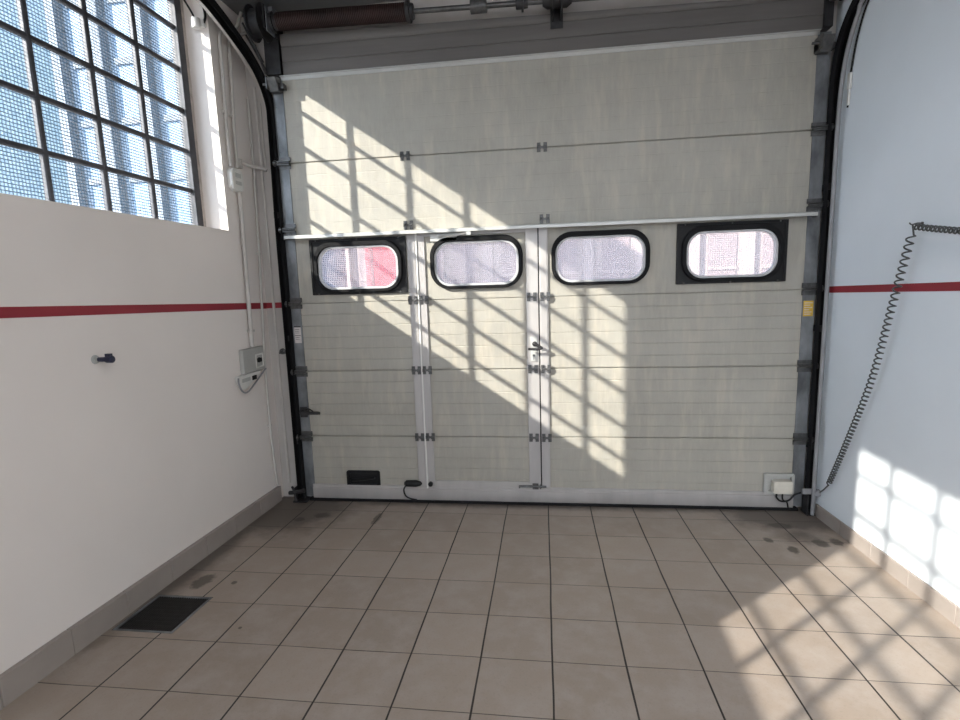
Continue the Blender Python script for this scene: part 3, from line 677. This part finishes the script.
b = MB(); b.box(-1.797, -1.757, -0.165, -0.015, 3.44, 3.47); b.box(-1.79, -1.784, -0.20, -0.10, 3.31, 3.46); b.build('spring_end_plate', 'galv', SP)
b = MB()
for (p, q) in (((-1.96, -0.05, 3.30), (-1.915, -0.02, 3.12)), ((-2.03, -0.06, 3.44), (-1.93, -0.01, 3.20)), ((-2.05, 0.0, 3.40), (-1.93, 0.02, 3.16))):
    b.tube([p, q], 0.007, 8)
tag(b.build('bracing_rod', 'steel', SP), 'thin steel rods bracing the end bracket')

# ================================================================== pipes and boxes on the left wall
def pipe(name, pts, r, label, mat='pipe', clips=(), group=None, cat='pipe', bend=6):
    root = MB().tube(catmull(pts, bend), r, 12).build(name, mat); tag(root, label, cat, group)
    for (c, ax) in clips:
        MB().box(c[0] - 0.004, c[0] + r * 2 + 0.004, c[1] - r * 1.7, c[1] + r * 1.7, c[2] - 0.008, c[2] + 0.008).build('pipe_clip', mat, root, bevel=0.002)
    return root
pr_ = 0.011
XP = XL + 0.020
pipe('conduit_pipe', [(XP, -0.285, 2.46), (XP, -0.285, 2.7), (XP, -0.275, 3.0), (XP, -0.270, 3.22), (XP, -0.255, 3.29), (XP + 0.01, -0.20, 3.335), (XP + 0.02, -0.09, 3.40), (XP + 0.03, -0.03, 3.52)], pr_, 'cream conduit nearer the window, rising from the oval switch', clips=[((XL, -0.285, 2.8), 'x')])
pipe('conduit_pipe', [(XP, -0.205, 2.46), (XP, -0.200, 2.7), (XP, -0.180, 3.0), (XP, -0.165, 3.20), (XP, -0.150, 3.30), (XP + 0.02, -0.09, 3.345), (XP + 0.05, -0.015, 3.41), (XP + 0.06, -0.005, 3.52)], pr_, 'cream conduit further from the window, rising from the oval switch', clips=[((XL, -0.196, 2.8), 'x')])
b = MB(); b.prism(rrect(-0.310, -0.178, 2.302, 2.452, 0.045), 'x', XL, XL + 0.042); sw = b.build('rocker_switch', 'boxwhite', bevel=0.006, org=(XL, -0.244, 2.302)); tag(sw, 'rounded cream switch under two conduits beside the window jamb', 'light switch')
b = MB(); b.box(XL + 0.041, XL + 0.046, -0.276, -0.212, 2.392, 2.420); b.box(XL + 0.041, XL + 0.046, -0.276, -0.212, 2.345, 2.368); b.build('rocker', 'boxgrey', sw, bevel=0.001)
pipe('conduit_pipe', [(XP, -0.205, 2.300), (XP, -0.215, 1.9), (XP, -0.225, 1.5), (XP, -0.232, 1.236)], pr_ * 1.3, 'cream conduit crossing the red stripe down to the grey switch box', clips=[((XL, -0.222, 1.35), 'x')])
b = MB(); b.prism(rrect(-0.372, -0.105, 1.062, 1.232, 0.008), 'x', XL, XL + 0.032); gb = b.build('socket_box', 'boxgrey', bevel=0.004, org=(XL, -0.24, 1.062)); tag(gb, 'square grey socket box with a small round outlet below the stripe', 'electrical box')
b = MB(); b.ring(rrect(-0.225, -0.125, 1.082, 1.182, 0.006), rrect(-0.215, -0.135, 1.092, 1.172, 0.006), 'x', XL + 0.031, XL + 0.037); b.build('outlet_frame', 'boxwhite', gb)
b = MB(); b.lathe((XL + 0.031, -0.180, 1.136), 'x', [(0, 0.020), (0.006, 0.018)], 12); b.box(XL + 0.031, XL + 0.041, -0.205, -0.155, 1.122, 1.150); b.build('outlet', 'blackp', gb)
b = MB(); b.prism([(-0.445, 1.058), (-0.445, 1.020), (-0.405, 0.962), (-0.36, 0.955), (-0.16, 1.035), (-0.15, 1.058)], 'x', XL, XL + 0.024); wb_ = b.build('cable_box', 'boxwhite', bevel=0.005, org=(XL, -0.30, 0.955)); tag(wb_, 'white wedge-shaped socket hanging under the grey socket box', 'electrical box')
b = MB(); b.box(XL + 0.023, XL + 0.030, -0.275, -0.225, 1.005, 1.035); b.build('outlet', 'blackp', wb_); b = MB(); b.box(XL + 0.023, XL + 0.027, -0.40, -0.30, 1.008, 1.034); b.build('rocker', 'boxgrey', wb_)
b = MB(); b.tube(catmull([(XL + 0.032, -0.452, 1.05), (XL + 0.032, -0.452, 1.01), (XL + 0.034, -0.42, 0.952), (XL + 0.034, -0.36, 0.938), (XL + 0.033, -0.25, 0.985), (XL + 0.03, -0.13, 1.045), (XL + 0.03, -0.095, 1.06)]), 0.006, 8); tag(b.build('power_cable', 'greypipe'), 'thin grey cable looping under the white wedge-shaped socket', 'cable')
pipe('conduit_pipe', [(XL + 0.016, 0.015, 2.98), (XL + 0.016, 0.010, 2.5), (XL + 0.016, -0.02, 1.9), (XL + 0.016, -0.06, 1.35), (XL + 0.016, -0.085, 1.0), (XL + 0.016, -0.085, 0.5), (XL + 0.016, -0.060, 0.14)], 0.009, 'long thin cream pipe running down to the skirting in the corner', clips=[((XL, -0.085, 0.62), 'x'), ((XL, -0.02, 1.9), 'x')])
pipe('conduit_pipe', [(-2.035, 0.032, 3.06), (-2.035, 0.032, 2.0), (-2.035, 0.032, 1.0), (-2.035, 0.032, 0.12)], 0.010, 'cream pipe on the front wall beside the left door track', clips=[])
pipe('conduit_pipe', [(-2.005, 0.034, 2.95), (-2.005, 0.034, 2.72), (-2.005, 0.034, 2.50)], 0.007, 'short thin cream pipe at the top of the front wall strip')
b = MB(); b.box(XL, XL + 0.02, -0.175, -0.135, 2.475, 2.535); b.tube([(XL + 0.02, -0.155, 2.512), (XL + 0.03, -0.06, 2.508), (-2.02, 0.012, 2.505), (-1.99, 0.020, 2.49)], 0.013, 10); b.build('pipe_support', 'pipe')
tag(bpy.data.objects['pipe_support'], 'short cream pipe branching across the corner beside the oval switch', 'pipe')
b = MB(); b.lathe((-2.000, 0.044, 1.168), 'y', [(0, 0.024), (-0.012, 0.022), (-0.014, 0.012), (-0.03, 0.010)], 14); b.box(-2.03, -1.97, 0.030, 0.044, 1.150, 1.162); b.build('wall_clamp', 'steel'); tag(bpy.data.objects['wall_clamp'], 'small round steel clamp on the corner wall beside the grey socket box', 'clamp')
# stub connector poking out of the left wall
b = MB(); b.lathe((XL, -1.505, 1.335), 'x', [(0, 0.022), (0.006, 0.020), (0.008, 0.010), (0.02, 0.010)], 14); pg = b.build('wall_connector', 'boxgrey', org=(XL, -1.505, 1.335)); tag(pg, 'small dark blue connector stub sticking out of the left wall', 'connector')
b = MB(); b.lathe((XL + 0.02, -1.505, 1.335), 'x', [(0, 0.011), (0.04, 0.012), (0.042, 0.017), (0.07, 0.017), (0.074, 0.012)], 12); b.box(XL + 0.06, XL + 0.086, -1.513, -1.497, 1.338, 1.362); b.build('plug', 'blue', pg)
# bracket at the head of the window jamb
b = MB(); b.box(-2.205, -2.115, -0.372, -0.3455, 3.285, 3.330); b.lathe((-2.155, -0.386, 3.300), 'z', [(-0.03, 0.020), (-0.02, 0.026), (0.03, 0.026)], 14); jb = b.build('jamb_bracket', 'boxwhite', bevel=0.003, org=(-2.16, -0.346, 3.285)); tag(jb, 'small white bracket with a black cable at the window jamb head', 'bracket')
b = MB(); b.tube(catmull([(-2.16, -0.38, 3.32), (-2.185, -0.372, 3.37), (-2.215, -0.365, 3.42), (-2.24, -0.36, 3.462)]), 0.006, 8); b.tube(catmull([(-2.12, -0.36, 3.31), (-2.108, -0.356, 3.35), (-2.115, -0.352, 3.41)]), 0.008, 8); b.build('cable', 'blackp', jb)

# ================================================================== right wall
pipe('conduit_pipe', [(1.762, -0.122, 0.02), (1.762, -0.122, 1.0), (1.762, -0.122, 2.0), (1.763, -0.120, 2.45), (1.764, -0.130, 2.73), (1.768, -0.165, 2.92), (1.771, -0.24, 3.07), (1.774, -0.34, 3.15), (1.776, -1.0, 3.24)], 0.012, 'long grey conduit rising along the right door track', 'greypipe')
b = MB(); b.tube(catmull([(1.793, -0.155, 2.60), (1.792, -0.158, 2.70), (1.792, -0.168, 2.80), (1.792, -0.215, 2.98), (1.792, -0.31, 3.13), (1.792, -0.5, 3.20)]), 0.005, 8); cc = b.build('signal_cable', 'blackp', org=(1.793, -0.155, 2.60)); tag(cc, 'thin black cable with a white plug high on the right wall', 'cable')
b = MB(); b.box(1.783, 1.798, -0.178, -0.150, 2.70, 2.79); b.box(1.786, 1.798, -0.170, -0.153, 2.61, 2.70); b.build('plug', 'boxwhite', cc, bevel=0.003)
b = MB(); b.box(1.700, 1.792, -0.105, -0.098, 0.158, 0.196); b.lathe((1.785, -0.118, 0.178), 'y', [(-0.02, 0.022), (0.0, 0.024)], 14); b.build('cord_bracket', 'greypipe'); tag(bpy.data.objects['cord_bracket'], 'flat grey bracket tying the conduit foot to the door', 'bracket')
# hook and coiled cord
HP = Vector((1.752, -0.868, 1.828))
b = MB(); b.tube(catmull([(XR, -0.862, 1.852), (1.775, -0.862, 1.853), (1.752, -0.862, 1.847), (1.740, -0.862, 1.856)]), 0.0032, 8); b.lathe((XR, -0.862, 1.852), 'x', [(-0.005, 0.007), (0, 0.007)], 12); b.build('wall_hook', 'steel'); tag(bpy.data.objects['wall_hook'], 'small steel hook on the right wall holding up the coiled cord', 'hook')
axis_pts = catmull([(1.752, -0.866, 1.800), (1.752, -0.765, 1.44), (1.754, -0.650, 1.05), (1.760, -0.468, 0.66), (1.768, -0.320, 0.38), (1.772, -0.275, 0.30)], 24)
L = [0.0]
for a_, b_ in zip(axis_pts, axis_pts[1:]): L.append(L[-1] + (b_ - a_).length)
def along(pts, L, s):
    for i in range(len(L) - 1):
        if L[i + 1] >= s: break
    f = (s - L[i]) / max(1e-6, L[i + 1] - L[i]); return pts[i].lerp(pts[i + 1], f), (pts[i + 1] - pts[i]).normalized()
coil = [Vector((1.752, -0.868, 1.846))]
s_, ph, cr = 0.0, 0.0, 0.0165
while s_ < L[-1]:
    p, d = along(axis_pts, L, s_); a_ = d.cross(Vector((1, 0, 0))).normalized(); c_ = a_.cross(d)
    coil.append(p + a_ * math.cos(ph) * cr + c_ * math.sin(ph) * cr)
    cr = 0.0165 - 0.004 * (s_ / L[-1]); pitch = 0.037 - 0.014 * (s_ / L[-1]); ph += 2 * pi / 12; s_ += pitch / 12
coil += [Vector((1.776, -0.250, 0.275)), Vector((1.782, -0.205, 0.235)), Vector((1.786, -0.150, 0.190))]
side = []
ax2 = [Vector((1.756, -0.875, 1.836)), Vector((1.758, -1.05, 1.806)), Vector((1.762, -1.25, 1.780)), Vector((1.766, -1.7, 1.765)), Vector((1.78, -2.3, 1.78))]
ax2 = catmull(ax2, 12); L2 = [0.0]
for a_, b_ in zip(ax2, ax2[1:]): L2.append(L2[-1] + (b_ - a_).length)
s_, ph = 0.0, 0.0
while s_ < L2[-1]:
    p, d = along(ax2, L2, s_); a_ = d.cross(Vector((1, 0, 0))).normalized(); c_ = a_.cross(d)
    side.append(p + a_ * math.cos(ph) * 0.012 + c_ * math.sin(ph) * 0.012); ph += 2 * pi / 10; s_ += 0.027 / 10
b = MB(); b.tube(side[::-1] + coil, 0.0042, 6); tag(b.build('coiled_cord', 'cordgrey', org=(1.752, -0.868, 1.828)), 'grey coiled spiral cord hanging from a hook on the right wall', 'cord')

# ================================================================== drain grate
DG = empty('drain_grate', ((gx0 + gx1) / 2, (gy0 + gy1) / 2, fz((gy0 + gy1) / 2))); tag(DG, 'black slotted drain grate set in the floor by the left wall', 'drain grate')
def slab(b, x0, x1, y0, y1, t0, t1):
    b.quadbox([(x0, y0, fz(y0) + t0), (x1, y0, fz(y0) + t0), (x1, y1, fz(y1) + t0), (x0, y1, fz(y1) + t0), (x0, y0, fz(y0) + t1), (x1, y0, fz(y0) + t1), (x1, y1, fz(y1) + t1), (x0, y1, fz(y1) + t1)])
b = MB(); g = 0.003
slab(b, gx0 + g, gx1 - g, gy0 + g, gy0 + g + .010, -.03, .001); slab(b, gx0 + g, gx1 - g, gy1 - g - .010, gy1 - g, -.03, .001); slab(b, gx0 + g, gx0 + g + .010, gy0 + g + .01, gy1 - g - .01, -.03, .001); slab(b, gx1 - g - .010, gx1 - g, gy0 + g + .01, gy1 - g - .01, -.03, .001)
b.build('grate_frame', 'galv', DG)
b = MB(); nb = 22; x0_, x1_ = gx0 + .014, gx1 - .014
for i in range(nb): x = x0_ + (x1_ - x0_) * (i + .5) / nb; slab(b, x - .0032, x + .0032, gy0 + .013, gy1 - .013, -.028, -.002)
for j in range(9): y = gy0 + .014 + (gy1 - gy0 - .028) * (j + .5) / 9; slab(b, x0_, x1_, y - .003, y + .003, -.026, -.004)
b.build('bars', 'grate', DG)

# ================================================================== outside
structure(MB().box(-60, 60, -45, 60, -0.35, -0.15).build('ground', 'concrete'))
def facade(name, x0, x1, y, z1, nx, nz, mats, label, depth=5.0):
    root = empty(name, ((x0 + x1) / 2, y, -0.15)); tag(root, label, 'building')
    MB().box(x0, x1, y, y + depth, -0.15, z1).build('facade_wall', mats[0], root)
    w = (x1 - x0) / nx
    for i in range(nx):
        b = MB(); b.box(x0 + w * i + w * .28, x0 + w * i + w * .80, y - 0.05, y + 0.02, 0.6, z1 - 0.5); wn__ = b.build('window_strip', mats[1], root)
        for k in range(nz): z = 0.6 + (z1 - 1.1) * (k + 1) / (nz + 1); MB().box(x0 + w * i + w * .27, x0 + w * i + w * .81, y - 0.09, y - 0.05, z - .06, z + .06).build('transom', mats[2], wn__)
    for i in range(nx + 1): MB().box(x0 + w * i - w * .10, x0 + w * i + w * .10, y - 0.22, y, -0.15, z1 + 0.2).build('pilaster', mats[2], root)
    return root
facade('office_building', -9.6, -5.9, 6.5, 9.0, 4, 6, ('facade', 'blueglass', 'facadew'), 'pale building with blue glazing strips seen through the steel window')
M['facadep'] = simple('pale_mauve_render', (0.26, 0.235, 0.235), 0.9, 0, 0.05, 1)
facade('warehouse', -15.0, 9.0, 16.0, 6.5, 13, 3, ('facadep', 'lilac', 'facadep'), 'pale building opposite, blurred behind the oval door windows')
LORRY_TURN = math.radians(22)
TRK = empty('lorry', (-4.15, 11.0, -0.15)); tag(TRK, 'red lorry parked outside, blurred behind the leftmost oval window', 'lorry')
MB().box(-4.86, -3.27, 11.0, 15.0, 0.75, 3.3).build('cargo_box', 'redtruck', TRK, bevel=0.03)
MB().box(-4.85, -3.4, 11.1, 15.0, 0.45, 0.75).build('chassis', 'tyre', TRK)
MB().box(-4.15, -4.12, 10.985, 11.0, 0.8, 3.2).build('door_seam', 'tyre', TRK)
for x in (-4.85, -3.55):
    for y in (11.8, 14.2): b = MB(); b.lathe((x, y, 0.32), 'x', [(0, 0.30), (0.02, 0.46), (0.2, 0.46), (0.22, 0.30)], 20); b.build('wheel', 'tyre', TRK)
    MB().box(x, x + 0.16, 10.97, 11.0, 0.55, 0.70).build('tail_light', 'lampred', TRK)
TRK.rotation_euler = (0, 0, LORRY_TURN)
